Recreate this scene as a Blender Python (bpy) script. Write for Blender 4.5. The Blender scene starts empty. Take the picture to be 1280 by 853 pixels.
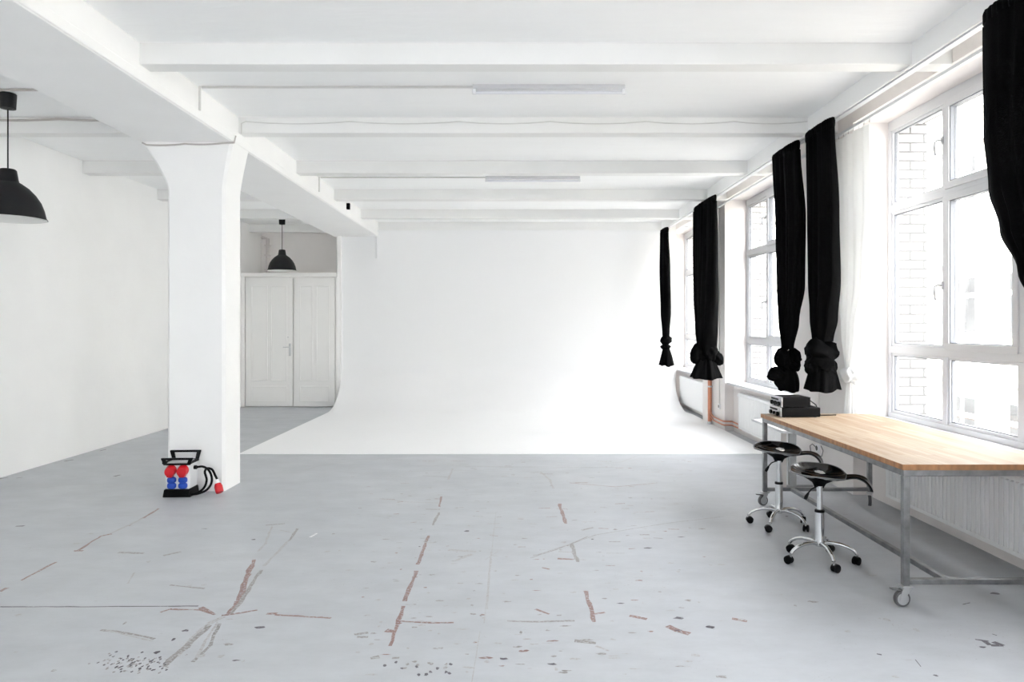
import bpy, bmesh, math, random
from mathutils import Vector, Matrix
sc = bpy.context.scene
C = sc.collection
PI = math.pi
random.seed(7)

# ------------------------------------------------------------------ camera, sky, exposure
F, CX, CY, H = 900.0, 645.0, 408.0, 1.55
cam = bpy.data.cameras.new('camera'); co = bpy.data.objects.new('camera', cam); C.objects.link(co)
co.location = (0, 0, H); co.rotation_euler = (PI / 2, 0, 0)
cam.sensor_width = 36; cam.lens = F / 1280 * 36
cam.shift_x = -(CX - 640) / 1280; cam.shift_y = -(426.5 - CY) / 1280
cam.clip_start = 0.05; cam.clip_end = 300
sc.camera = co
w = bpy.data.worlds.new('sky'); sc.world = w; w.use_nodes = True
bg = w.node_tree.nodes['Background']
bg.inputs[0].default_value = (0.955, 0.972, 1.0, 1); bg.inputs[1].default_value = 4.0
sc.view_settings.view_transform = 'Standard'; sc.view_settings.look = 'None'
sc.view_settings.gamma = 1; sc.view_settings.use_curve_mapping = False
sc.view_settings.exposure = 2.10
cy = sc.cycles
cy.use_denoising = True
cy.max_bounces = 24; cy.diffuse_bounces = 20; cy.glossy_bounces = 8; cy.transparent_max_bounces = 16; cy.transmission_bounces = 8
cy.sample_clamp_indirect = 12; cy.caustics_reflective = False; cy.caustics_refractive = False


def portal(name, loc, rot, sx, sy):
    pass
    l = bpy.data.lights.new(name, 'AREA'); l.shape = 'RECTANGLE'; l.size = sx; l.size_y = sy
    l.cycles.is_portal = True
    o = bpy.data.objects.new(name, l); C.objects.link(o); o.location = loc; o.rotation_euler = rot


# room measures (metres): camera stands at x = 0, y = 0 and looks along +y
XL, XR, XN, XG = -5.27, 3.10, 3.23, 3.42          # left wall, pier face, niche below sill, window plane
YB, YR = 14.9, -4.5
ZC, ZB, ZS = 3.565, 3.41, 3.42                    # ceiling, beam underside, window head
WINS = [(4.00, 6.62), (8.05, 10.69), (11.95, 14.6), (-0.03, 2.59), (-4.05, -1.43)]
for y0, y1 in WINS:
    portal('daylight_portal', (3.55, (y0 + y1) / 2, 2.05), (0, PI / 2, 0), 2.7, y1 - y0)
REAR_FILL = [(-4.3, -3.0), (1.3, 2.6)]  # unseen windows behind the camera, added as fill light
for x0, x1 in REAR_FILL:
    portal('daylight_portal', ((x0 + x1) / 2, YR - 0.35, 2.05), (PI / 2, 0, 0), x1 - x0, 2.7)


# ------------------------------------------------------------------ materials
def newmat(name):
    m = bpy.data.materials.new(name); m.use_nodes = True
    nt = m.node_tree; b = nt.nodes['Principled BSDF']
    return m, nt, b


def N(nt, t, **kw):
    n = nt.nodes.new(t)
    for k, v in kw.items(): setattr(n, k, v)
    return n


def simple(name, col, rough=0.5, metal=0.0, var=0.0, scale=8.0, bump=0.0, bscale=60.0, spec=0.5, coat=0.0, stretch=(1, 1, 1)):
    m, nt, b = newmat(name)
    b.inputs['Roughness'].default_value = rough; b.inputs['Metallic'].default_value = metal
    b.inputs['Specular IOR Level'].default_value = spec; b.inputs['Coat Weight'].default_value = coat
    tc = N(nt, 'ShaderNodeTexCoord'); mp = N(nt, 'ShaderNodeMapping'); mp.inputs['Scale'].default_value = stretch
    nt.links.new(tc.outputs['Object'], mp.inputs['Vector'])
    nz = N(nt, 'ShaderNodeTexNoise'); nz.inputs['Scale'].default_value = scale; nz.inputs['Detail'].default_value = 5
    nt.links.new(mp.outputs['Vector'], nz.inputs['Vector'])
    r = N(nt, 'ShaderNodeValToRGB')
    r.color_ramp.elements[0].position = 0.3; r.color_ramp.elements[1].position = 0.7
    r.color_ramp.elements[0].color = (*[max(0, c * (1 - var)) for c in col], 1)
    r.color_ramp.elements[1].color = (*[min(1, c * (1 + var)) for c in col], 1)
    nt.links.new(nz.outputs['Fac'], r.inputs['Fac']); nt.links.new(r.outputs['Color'], b.inputs['Base Color'])
    if bump:
        n2 = N(nt, 'ShaderNodeTexNoise'); n2.inputs['Scale'].default_value = bscale; n2.inputs['Detail'].default_value = 4
        nt.links.new(mp.outputs['Vector'], n2.inputs['Vector'])
        bp = N(nt, 'ShaderNodeBump'); bp.inputs['Strength'].default_value = bump; bp.inputs['Distance'].default_value = 0.01
        nt.links.new(n2.outputs['Fac'], bp.inputs['Height']); nt.links.new(bp.outputs['Normal'], b.inputs['Normal'])
    return m


M = {}
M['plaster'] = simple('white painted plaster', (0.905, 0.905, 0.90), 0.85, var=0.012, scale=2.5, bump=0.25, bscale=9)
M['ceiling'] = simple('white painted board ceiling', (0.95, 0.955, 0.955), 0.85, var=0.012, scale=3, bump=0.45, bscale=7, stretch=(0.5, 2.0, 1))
M['beam'] = simple('white painted beam', (0.835, 0.835, 0.825), 0.85, var=0.012, scale=3, bump=0.3, bscale=9)  # toned below the ceiling: shade on the beam faces put into the colour
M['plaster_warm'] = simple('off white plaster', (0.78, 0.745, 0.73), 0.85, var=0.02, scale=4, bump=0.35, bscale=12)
M['plaster_grey'] = simple('rose grey plaster', (0.89, 0.865, 0.85), 0.85, var=0.015, scale=3, bump=0.2, bscale=10)
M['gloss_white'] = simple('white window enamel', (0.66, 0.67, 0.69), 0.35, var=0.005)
M['gasket'] = simple('grey window gasket', (0.22, 0.23, 0.25), 0.6)
M['door'] = simple('white door paint', (0.865, 0.86, 0.845), 0.45, var=0.012, scale=3, bump=0.08, bscale=20)
M['cyc'] = simple('matte white backdrop paint', (0.90, 0.905, 0.915), 0.75, var=0.005, scale=1)
M['cyc_edge'] = simple('raw board edge', (0.52, 0.52, 0.50), 0.8, var=0.1)
M['radiator'] = simple('white radiator enamel', (0.85, 0.855, 0.86), 0.35)
M['black_fabric'] = simple('black curtain cloth', (0.0028, 0.0028, 0.003), 0.9, var=0.2, scale=40, bump=0.3, bscale=120, spec=0.08)
M['black_plastic'] = simple('black plastic', (0.0025, 0.0025, 0.003), 0.45, var=0.1, spec=0.14)
M['black_gloss'] = simple('glossy black seat shell', (0.003, 0.003, 0.0035), 0.07, spec=0.35)
M['rubber'] = simple('grey rubber', (0.10, 0.10, 0.105), 0.6)
M['lamp_black'] = simple('satin black lamp enamel', (0.009, 0.0095, 0.0105), 0.5, spec=0.3)
M['lamp_white'] = simple('white lamp inside', (0.82, 0.82, 0.8), 0.5)
M['chrome'] = simple('chrome', (0.66, 0.67, 0.68), 0.06, 1.0)
M['rim_grey'] = simple('polished grey seat edge', (0.16, 0.16, 0.165), 0.15)  # pale reflection along the black seat rim, painted in as grey
M['steel'] = simple('bare steel tube', (0.27, 0.275, 0.28), 0.33, 1.0, var=0.25, scale=14, stretch=(1, 1, 1))
M['zinc'] = simple('zinc plated steel', (0.62, 0.63, 0.64), 0.3, 0.9, var=0.05)
M['copper'] = simple('copper pipe', (0.62, 0.27, 0.17), 0.35, 0.7, var=0.12, scale=18)
M['red'] = simple('red plastic', (0.62, 0.008, 0.018), 0.35)
M['blue'] = simple('blue plastic', (0.008, 0.06, 0.42), 0.35)
M['white_plastic'] = simple('white plastic', (0.80, 0.81, 0.83), 0.4)
M['silver'] = simple('brushed aluminium', (0.60, 0.60, 0.62), 0.35, 0.6, var=0.05)
M['socket_hole'] = simple('dark socket face', (0.08, 0.075, 0.07), 0.6)
M['cable_white'] = simple('white cable', (0.66, 0.655, 0.64), 0.5)
M['grey_paint'] = simple('grey painted steel', (0.30, 0.31, 0.31), 0.5)
M['taupe'] = simple('taupe lacquered steel', (0.50, 0.47, 0.45), 0.5)
M['tube_glass'] = simple('unlit frosted tube', (0.80, 0.81, 0.86), 0.25)
M['facade'] = simple('cream render', (0.84, 0.80, 0.70), 0.9, var=0.02, scale=0.4)
M['facade_trim'] = simple('facade trim', (0.10, 0.092, 0.075), 0.8)
M['facade_glass'] = simple('dark window glass outside', (0.062, 0.062, 0.06), 0.5, spec=0.1, var=0.3, scale=1.0)
M['facade_frame'] = simple('white facade window frame', (0.85, 0.85, 0.83), 0.5)
M['flower'] = simple('red flowers', (0.6, 0.03, 0.05), 0.8, var=0.5, scale=30)
M['asphalt'] = simple('pale paving', (0.42, 0.41, 0.40), 0.9, var=0.1)


def glass():
    m, nt, b = newmat('clear window glass')
    nt.nodes.remove(b)
    out = [n for n in nt.nodes if n.type == 'OUTPUT_MATERIAL'][0]
    t = N(nt, 'ShaderNodeBsdfTransparent'); t.inputs[0].default_value = (0.97, 0.97, 0.97, 1)
    g = N(nt, 'ShaderNodeBsdfGlossy'); g.inputs['Roughness'].default_value = 0.02
    lw = N(nt, 'ShaderNodeLayerWeight'); lw.inputs[0].default_value = 0.5
    pw_ = N(nt, 'ShaderNodeMath', operation='POWER'); pw_.inputs[1].default_value = 5
    fr = N(nt, 'ShaderNodeMath', operation='MULTIPLY_ADD'); fr.inputs[1].default_value = 0.9; fr.inputs[2].default_value = 0.03
    nt.links.new(lw.outputs['Facing'], pw_.inputs[0]); nt.links.new(pw_.outputs[0], fr.inputs[0])
    mx = N(nt, 'ShaderNodeMixShader')
    nt.links.new(fr.outputs[0], mx.inputs[0]); nt.links.new(t.outputs[0], mx.inputs[1]); nt.links.new(g.outputs[0], mx.inputs[2])
    nt.links.new(mx.outputs[0], out.inputs[0])
    return m


M['glass'] = glass()


def sheer():
    m, nt, b = newmat('white sheer cloth')
    b.inputs['Base Color'].default_value = (0.88, 0.885, 0.885, 1); b.inputs['Roughness'].default_value = 0.9
    out = [n for n in nt.nodes if n.type == 'OUTPUT_MATERIAL'][0]
    t = N(nt, 'ShaderNodeBsdfTranslucent'); t.inputs[0].default_value = (0.88, 0.885, 0.885, 1)
    mx = N(nt, 'ShaderNodeMixShader'); mx.inputs[0].default_value = 0.4
    nt.links.new(b.outputs[0], mx.inputs[1]); nt.links.new(t.outputs[0], mx.inputs[2])
    nt.links.new(mx.outputs[0], out.inputs[0])
    return m


M['sheer'] = sheer()


def brick_mat(name, c1, c2, mort, bw, bh, ms=0.012, axes='yz'):
    m, nt, b = newmat(name)
    tc = N(nt, 'ShaderNodeTexCoord'); sp = N(nt, 'ShaderNodeSeparateXYZ'); cb = N(nt, 'ShaderNodeCombineXYZ')
    nt.links.new(tc.outputs['Object'], sp.inputs[0])
    nt.links.new(sp.outputs['XYZ'.index(axes[0].upper())], cb.inputs[0]); nt.links.new(sp.outputs['XYZ'.index(axes[1].upper())], cb.inputs[1])
    bt = N(nt, 'ShaderNodeTexBrick')
    bt.inputs['Scale'].default_value = 1; bt.inputs['Brick Width'].default_value = bw; bt.inputs['Row Height'].default_value = bh
    bt.inputs['Mortar Size'].default_value = ms; bt.inputs['Mortar Smooth'].default_value = 0.1
    bt.inputs['Color1'].default_value = (*c1, 1); bt.inputs['Color2'].default_value = (*c2, 1); bt.inputs['Mortar'].default_value = (*mort, 1)
    nt.links.new(cb.outputs[0], bt.inputs['Vector']); nt.links.new(bt.outputs['Color'], b.inputs['Base Color'])
    b.inputs['Roughness'].default_value = 0.8
    return m, nt, b, bt, cb


M['brick'] = brick_mat('white glazed brick', (0.72, 0.72, 0.70), (0.62, 0.62, 0.60), (0.10, 0.10, 0.10), 0.25, 0.083, 0.011, 'xz')[0]


def wood():
    m, nt, b, bt, cb = brick_mat('oiled butcher block', (0.37, 0.275, 0.19), (0.45, 0.37, 0.285), (0.28, 0.19, 0.12), 0.62, 0.043, 0.0007, 'yx')
    bt.inputs['Bias'].default_value = 0.0; bt.offset = 0.37
    nz = N(nt, 'ShaderNodeTexNoise'); nz.inputs['Scale'].default_value = 1.0; nz.inputs['Detail'].default_value = 6
    mp = N(nt, 'ShaderNodeMapping'); mp.inputs['Scale'].default_value = (3, 60, 1)
    nt.links.new(cb.outputs[0], mp.inputs[0]); nt.links.new(mp.outputs[0], nz.inputs['Vector'])
    n2 = N(nt, 'ShaderNodeTexNoise'); n2.inputs['Scale'].default_value = 1.6; n2.inputs['Detail'].default_value = 2
    nt.links.new(cb.outputs[0], n2.inputs['Vector'])
    mx = N(nt, 'ShaderNodeMix', data_type='RGBA', blend_type='MULTIPLY'); mx.inputs[0].default_value = 0.5
    r = N(nt, 'ShaderNodeValToRGB'); r.color_ramp.elements[0].color = (0.62, 0.5, 0.4, 1); r.color_ramp.elements[1].color = (1.15, 1.12, 1.08, 1)
    r.color_ramp.elements[0].position = 0.25; r.color_ramp.elements[1].position = 0.75
    nt.links.new(nz.outputs['Fac'], r.inputs[0])
    nt.links.new(bt.outputs['Color'], mx.inputs[6]); nt.links.new(r.outputs[0], mx.inputs[7])
    nt.links.new(mx.outputs[2], b.inputs['Base Color'])
    b.inputs['Roughness'].default_value = 0.55; b.inputs['Specular IOR Level'].default_value = 0.2
    return m


M['wood'] = wood()
M['wood_edge'] = simple('butcher block edge', (0.36, 0.17, 0.07), 0.5, var=0.3, scale=9, stretch=(3, 3, 1))


def floor_mat(name, worn, markcol=None):
    m, nt, b = newmat(name)
    tc = N(nt, 'ShaderNodeTexCoord')

    def noise(scale, detail=5, stretch=None, rough=0.6):
        n = N(nt, 'ShaderNodeTexNoise'); n.inputs['Scale'].default_value = scale; n.inputs['Detail'].default_value = detail
        n.inputs['Roughness'].default_value = rough
        if stretch:
            mp = N(nt, 'ShaderNodeMapping'); mp.inputs['Scale'].default_value = stretch
            nt.links.new(tc.outputs['Object'], mp.inputs[0]); nt.links.new(mp.outputs[0], n.inputs['Vector'])
        else:
            nt.links.new(tc.outputs['Object'], n.inputs['Vector'])
        return n

    def ramp(src, p0, c0, p1, c1):
        r = N(nt, 'ShaderNodeValToRGB')
        r.color_ramp.elements[0].position = p0; r.color_ramp.elements[1].position = p1
        r.color_ramp.elements[0].color = (*c0, 1); r.color_ramp.elements[1].color = (*c1, 1)
        nt.links.new(src, r.inputs[0]); return r

    def mix(fac, a, c, blend='MIX'):
        mx = N(nt, 'ShaderNodeMix', data_type='RGBA', blend_type=blend)
        if isinstance(fac, float): mx.inputs[0].default_value = fac
        else: nt.links.new(fac, mx.inputs[0])
        nt.links.new(a, mx.inputs[6])
        if isinstance(c, tuple): mx.inputs[7].default_value = (*c, 1)
        else: nt.links.new(c, mx.inputs[7])
        return mx.outputs[2]
    base = ramp(noise(0.8, 4).outputs['Fac'], 0.3, (0.455, 0.477, 0.508), 0.7, (0.495, 0.515, 0.545)).outputs[0]
    streak = ramp(noise(3.0, 7, (0.8, 1.6, 1), 0.7).outputs['Fac'], 0.35, (0.93, 0.93, 0.93), 0.65, (1.04, 1.04, 1.04)).outputs[0]
    col = mix(1.0, base, streak, 'MULTIPLY')
    # worn specks where the paint has come off
    sp = ramp(noise(75, 3).outputs['Fac'], 0.655, (0, 0, 0), 0.70, (1, 1, 1)).outputs[0]
    area = ramp(noise(1.3, 3).outputs['Fac'], 0.50, (0, 0, 0), 0.68, (1, 1, 1)).outputs[0]
    col = mix(mix(1.0, sp, area, 'MULTIPLY'), col, (0.24, 0.21, 0.20))
    # small horizontal scratches
    sc_ = ramp(noise(9, 5, (1.2, 7, 1)).outputs['Fac'], 0.69, (0, 0, 0), 0.73, (0.6, 0.6, 0.6)).outputs[0]
    col = mix(sc_, col, (0.30, 0.25, 0.24))
    if markcol:
        wn = ramp(noise(70, 4).outputs['Fac'], 0.5 - worn * 0.22, (1, 1, 1), 0.56 - worn * 0.14 + 0.06, (0.25, 0.25, 0.25)).outputs[0]
        col = mix(wn, col, markcol)
    nt.links.new(col, b.inputs['Base Color'])
    rr = ramp(noise(2.2, 4).outputs['Fac'], 0.3, (0.36, 0.36, 0.36), 0.7, (0.52, 0.52, 0.52)).outputs[0]
    nt.links.new(rr, b.inputs['Roughness'])
    bp = N(nt, 'ShaderNodeBump'); bp.inputs['Strength'].default_value = 0.06; bp.inputs['Distance'].default_value = 0.01
    nt.links.new(noise(18, 4).outputs['Fac'], bp.inputs['Height']); nt.links.new(bp.outputs[0], b.inputs['Normal'])
    return m


M['floor'] = floor_mat('worn grey blue floor paint', 0)
M['mark_grey'] = floor_mat('scraped paint grey', 0.1, (0.27, 0.25, 0.245))
M['mark_red'] = floor_mat('scraped paint red', 0.0, (0.26, 0.155, 0.14))
M['mark_dark'] = floor_mat('dark chip', -0.4, (0.10, 0.09, 0.11))
M['mark_pale'] = floor_mat('pale chip', 0.0, (0.8, 0.8, 0.8))
M['mark_faint'] = floor_mat('faint rubbed stripe', 0.5, (0.38, 0.36, 0.355))


# ------------------------------------------------------------------ mesh helpers
class MB:
    def __init__(s):
        s.bm = bmesh.new(); s.mats = []

    def mi(s, mat):
        if mat is None: return 0
        if mat not in s.mats: s.mats.append(mat)
        return s.mats.index(mat)

    def box(s, x0, x1, y0, y1, z0, z1, mat=None, mtx=None):
        vs = [s.bm.verts.new(p) for p in ((x0, y0, z0), (x1, y0, z0), (x1, y1, z0), (x0, y1, z0), (x0, y0, z1), (x1, y0, z1), (x1, y1, z1), (x0, y1, z1))]
        if mtx:
            for v in vs: v.co = mtx @ v.co
        i = s.mi(mat)
        for f in ((0, 3, 2, 1), (4, 5, 6, 7), (0, 1, 5, 4), (1, 2, 6, 5), (2, 3, 7, 6), (3, 0, 4, 7)):
            fc = s.bm.faces.new([vs[k] for k in f]); fc.material_index = i
        return s

    def rings(s, rings, caps=True, mat=None, closed=True):
        i = s.mi(mat)
        rv = [[s.bm.verts.new(p) for p in r] for r in rings]
        n = len(rv[0])
        for a, b in zip(rv, rv[1:]):
            for k in range(n if closed else n - 1):
                f = s.bm.faces.new((a[k], a[(k + 1) % n], b[(k + 1) % n], b[k])); f.material_index = i
        if caps and closed:
            f = s.bm.faces.new(list(reversed(rv[0]))); f.material_index = i
            f = s.bm.faces.new(rv[-1]); f.material_index = i
        return s

    def tube(s, path, r, n=12, mat=None, ridges=0, amp=0.0, twist=0.0, flat=1.0, caps=True, loop=False):
        P = [Vector(p) for p in path]
        rings = []
        up = None
        for k, p in enumerate(P):
            if loop: t = (P[(k + 1) % len(P)] - P[k - 1]).normalized()
            else: t = (P[min(k + 1, len(P) - 1)] - P[max(k - 1, 0)]).normalized()
            if up is None:
                up = Vector((0, 0, 1)) if abs(t.z) < 0.9 else Vector((1, 0, 0))
            a = t.cross(up).normalized(); bb = a.cross(t).normalized(); up = bb
            rr = r[k] if isinstance(r, (list, tuple)) else r
            ring = []
            for j in range(n):
                th = 2 * PI * j / n
                q = rr * (1 + amp * math.sin(ridges * th + twist * k / max(1, len(P) - 1)))
                ring.append(p + a * (q * math.cos(th)) + bb * (q * math.sin(th) * flat))
            rings.append(ring)
        if loop: rings.append(rings[0]); caps = False
        s.rings(rings, caps, mat)
        if loop: bmesh.ops.remove_doubles(s.bm, verts=s.bm.verts, dist=1e-5)
        return s

    def cyl(s, p, q, r, n=20, mat=None, r2=None):
        return s.tube([p, q], [r, r if r2 is None else r2], n, mat)

    def lathe(s, prof, c=(0, 0, 0), n=32, mat=None, caps=False):
        s.rings([[(c[0] + r * math.cos(2 * PI * k / n), c[1] + r * math.sin(2 * PI * k / n), c[2] + z) for k in range(n)] for r, z in prof], caps, mat)
        return s

    def prism(s, pts, y0, y1, mat=None):
        """pts: (x,z) outline, extruded along y"""
        return s.rings([[(x, y0, z) for x, z in pts], [(x, y1, z) for x, z in pts]], True, mat)

    def build(s, name, mat=None, parent=None, bevel=0.0, smooth=True, ang=35, seg=2, subsurf=0):
        bmesh.ops.recalc_face_normals(s.bm, faces=s.bm.faces)
        me = bpy.data.meshes.new(name); s.bm.to_mesh(me); s.bm.free()
        if s.mats:
            for m in s.mats: me.materials.append(M[m] if isinstance(m, str) else m)
        else:
            me.materials.append(M[mat] if isinstance(mat, str) else mat)
        if smooth:
            me.polygons.foreach_set('use_smooth', [True] * len(me.polygons))
            me.set_sharp_from_angle(angle=math.radians(ang))
        o = bpy.data.objects.new(name, me); C.objects.link(o)
        if parent: o.parent = parent
        if bevel:
            b = o.modifiers.new('bevel', 'BEVEL'); b.width = bevel; b.segments = seg; b.limit_method = 'ANGLE'; b.angle_limit = math.radians(40)
            b.harden_normals = False
        if subsurf:
            ss = o.modifiers.new('subsurf', 'SUBSURF'); ss.levels = subsurf; ss.render_levels = subsurf
        return o


def tag(o, label, cat, group=None, kind=None):
    o['label'] = label; o['category'] = cat
    if group: o['group'] = group
    if kind: o['kind'] = kind
    return o


def struct(o, label=None):
    o['kind'] = 'structure'
    if label: o['label'] = label
    return o


def empty(name, loc=(0, 0, 0), rz=0.0):
    o = bpy.data.objects.new(name, None); C.objects.link(o); o.location = loc; o.rotation_euler = (0, 0, rz)
    o.empty_display_size = 0.1
    return o


def copy_tree(o, parent=None):
    c = o.copy(); C.objects.link(c)
    if parent: c.parent = parent
    for ch in list(o.children): copy_tree(ch, c)
    return c


def fp(x, y):                     # where a spot on the floor lies, from its bearing
    Y = F * H / (y - CY)
    return ((x - CX) * Y / F, Y)


# ------------------------------------------------------------------ setting: floor, ceiling, walls
b = MB()
b.box(XL - 0.2, 3.6, YR - 0.2, YB + 0.2, -0.2, 0, 'floor')


ZL = [0.0004]


def stroke(pts, wd, mat):
    ZL[0] += 0.000002; z = ZL[0]
    i = b.mi(mat)
    W = [Vector((*fp(*p), z)) for p in pts]
    for a, c in zip(W, W[1:]):
        d = (c - a); L = d.length
        if L < 1e-4: continue
        d.normalize(); nrm = Vector((-d.y, d.x, 0)); n = max(1, int(L / 0.06))
        pr = None
        for k in range(n + 1):
            p = a.lerp(c, k / n); h = wd * 0.34 * random.uniform(0.65, 1.25); off = nrm * random.uniform(-0.12, 0.12) * wd
            v = (b.bm.verts.new(p + nrm * h + off), b.bm.verts.new(p - nrm * h + off))
            if pr:
                f = b.bm.faces.new((pr[0], v[0], v[1], pr[1])); f.material_index = i
            pr = v


def blob(x, y, rx, ry, mat):
    ZL[0] += 0.000002; z = ZL[0]
    i = b.mi(mat); X, Y = fp(x, y); n = 9; a0 = random.random() * 6
    vs = [b.bm.verts.new((X + rx * math.cos(a0 + 2 * PI * k / n) * random.uniform(0.5, 1.3), Y + ry * math.sin(a0 + 2 * PI * k / n) * random.uniform(0.5, 1.3), z)) for k in range(n)]
    f = b.bm.faces.new(vs); f.material_index = i


R_, G_, D_, FA = 'mark_red', 'mark_grey', 'mark_dark', 'mark_faint'
for pts, wd, mt in [
    ([(552, 621), (549, 634)], .03, R_), ([(549, 641), (541, 657)], .03, G_), ([(536, 670), (522, 706)], .035, R_),
    ([(521, 714), (505, 752)], .035, R_), ([(504, 758), (488, 808)], .035, R_), ([(498, 777), (532, 779), (567, 779)], .03, R_),
    ([(483, 788), (494, 790)], .05, R_), ([(566, 586), (560, 600)], .03, FA), ([(528, 595), (562, 597)], .02, G_),
    ([(478, 624), (512, 628), (548, 629)], .025, FA), ([(532, 637), (550, 637)], .03, G_),
    ([(675, 590), (687, 600), (692, 611)], .035, FA), ([(699, 630), (707, 655)], .04, R_), ([(714, 680), (722, 703)], .04, G_),
    ([(732, 739), (743, 778)], .035, R_), ([(743, 768), (756, 766)], .03, R_), ([(634, 777), (676, 778), (718, 776)], .03, G_),
    ([(663, 698), (700, 686), (735, 671)], .015, G_), ([(672, 694), (715, 680), (745, 669), (830, 655), (905, 646)], .012, G_),
    ([(669, 762), (687, 768)], .03, R_), ([(698, 690), (716, 691)], .04, FA), ([(697, 699), (717, 700)], .05, R_),
    ([(677, 710), (687, 712)], .03, R_), ([(718, 802), (745, 804)], .05, G_), ([(745, 808), (762, 814)], .03, FA),
    ([(570, 583), (645, 584), (685, 584)], .015, G_), ([(688, 585), (810, 584)], .015, G_), ([(712, 604), (770, 609), (822, 604)], .02, R_),
    ([(757, 580), (776, 578), (800, 569)], .015, FA), ([(430, 591), (466, 592)], .012, FA), ([(500, 590), (560, 588), (640, 590)], .015, FA),
    ([(834, 783), (848, 789), (862, 793)], .05, R_), ([(787, 770), (809, 774)], .05, R_), ([(758, 692), (784, 692)], .012, G_),
    ([(727, 663), (742, 660)], .04, G_), ([(800, 669), (812, 669)], .03, G_), ([(443, 794), (460, 791)], .03, G_),
    ([(460, 797), (446, 797)], .03, G_), ([(463, 823), (474, 821)], .04, G_), ([(490, 823), (499, 823)], .03, G_),
    # left half
    ([(0, 759), (100, 759), (248, 758)], .018, D_), ([(200, 766), (212, 762), (252, 763), (268, 769)], .025, R_),
    ([(250, 760), (268, 768)], .04, R_), ([(277, 770), (300, 767), (322, 763)], .025, R_), ([(333, 768), (346, 768)], .05, R_),
    ([(344, 769), (414, 773)], .03, R_), ([(199, 602 + 34), (179, 648), (160, 658)], .03, R_), ([(180, 648), (150, 662), (128, 671)], .035, FA),
    ([(128, 670), (140, 668)], .04, R_), ([(127, 670), (95, 690)], .03, R_), ([(70, 703), (27, 726)], .03, R_), ([(10, 735), (0, 740)], .03, R_),
    ([(92, 689), (104, 689)], .03, R_),
    ([(340, 658), (332, 680), (322, 690)], .025, FA), ([(318, 700), (310, 718), (298, 752), (284, 770)], .045, R_),
    ([(326, 713), (312, 735), (300, 755), (288, 768)], .035, G_), ([(366, 671), (330, 708)], .03, FA), ([(372, 661), (362, 676)], .03, G_),
    ([(280, 771), (262, 780), (240, 800), (220, 822)], .05, FA), ([(262, 782), (204, 834)], .05, G_), ([(274, 780), (262, 808), (252, 818), (240, 828)], .03, G_),
    ([(272, 778), (258, 800), (246, 822)], .02, FA),
    ([(148, 691), (180, 692)], .045, G_), ([(204, 695), (226, 690)], .045, G_), ([(212, 732), (256, 736)], .025, G_), ([(332, 657), (356, 655)], .03, G_),
    ([(350, 663), (368, 667)], .02, FA), ([(126, 788), (160, 792), (194, 799)], .03, G_), ([(133, 788), (190, 802)], .015, FA),
    ([(388, 672), (397, 667)], .03, 'mark_pale'), ([(0, 606), (105, 606), (207, 607)], .012, FA), ([(380, 588), (402, 582), (440, 577)], .02, FA),
    ([(330, 590), (420, 592)], .012, FA), ([(135, 645), (175, 645)], .015, FA), ([(160, 730), (168, 716)], .015, FA),
    # right part
    ([(884, 648), (908, 650)], .012, FA), ([(915, 774), (934, 777)], .04, R_), ([(895, 846), (908, 847)], .03, G_),
    ([(1236, 802), (1226, 801), (1219, 800)], .02, D_), ([(1228, 801), (1238, 807), (1254, 808)], .035, D_), ([(1241, 803), (1253, 808)], .045, D_),
    ([(1240, 793), (1246, 795)], .012, D_), ([(1096, 818), (1102, 819)], .02, D_), ([(1144, 825), (1151, 834)], .008, D_), ([(1203, 756), (1213, 754)], .015, D_),
    ([(20, 548 + 50), (28, 597)], .03, D_), ([(80, 577), (92, 575)], .04, D_), ([(125, 564), (133, 562)], .04, D_), ([(143, 596), (151, 594)], .05, D_),
    ([(0, 599), (10, 597)], .03, D_), ([(20, 658), (30, 658)], .04, D_), ([(607, 700), (622, 690)], .01, FA), ([(620, 640), (605, 780)], .008, FA),
    ([(600, 790), (590, 853)], .008, FA), ([(614, 690), (608, 762)], .02, FA), ([(560, 688), (595, 690)], .05, FA), ([(570, 701), (590, 693)], .05, FA),
]: stroke(pts, wd, mt)
for k in range(110): blob(150 + random.gauss(0, 1) * 22 + 18, 830 + random.gauss(0, 1) * 7, .006, .009, random.choice([G_, D_]))
for k in range(18): blob(470 + random.gauss(60, 28) , 835 + random.gauss(0, 4), .009, .013, random.choice([G_, D_, D_]))
for k in range(300):
    x = random.uniform(430, 880); y = 575 + 270 * random.random() ** 1.5
    blob(x, y, random.uniform(.006, .032), random.uniform(.004, .013), random.choice([G_, FA, R_, FA, G_, FA]))
for k in range(90):
    x = random.uniform(0, 1270); y = 615 + 235 * random.random()
    blob(x, y, random.uniform(.008, .03), random.uniform(.006, .02), random.choice([G_, FA, FA, D_, FA]))
for k in range(100):
    x = random.uniform(450, 860); y = 575 + 120 * random.random()
    l = random.uniform(4, 20); stroke([(x, y), (x + l, y + random.uniform(-1, 1))], random.uniform(.008, .024), random.choice([G_, FA, R_, FA]))
struct(b.build('floor', smooth=False), 'worn blue grey painted concrete floor with red brown scrape marks')

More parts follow.
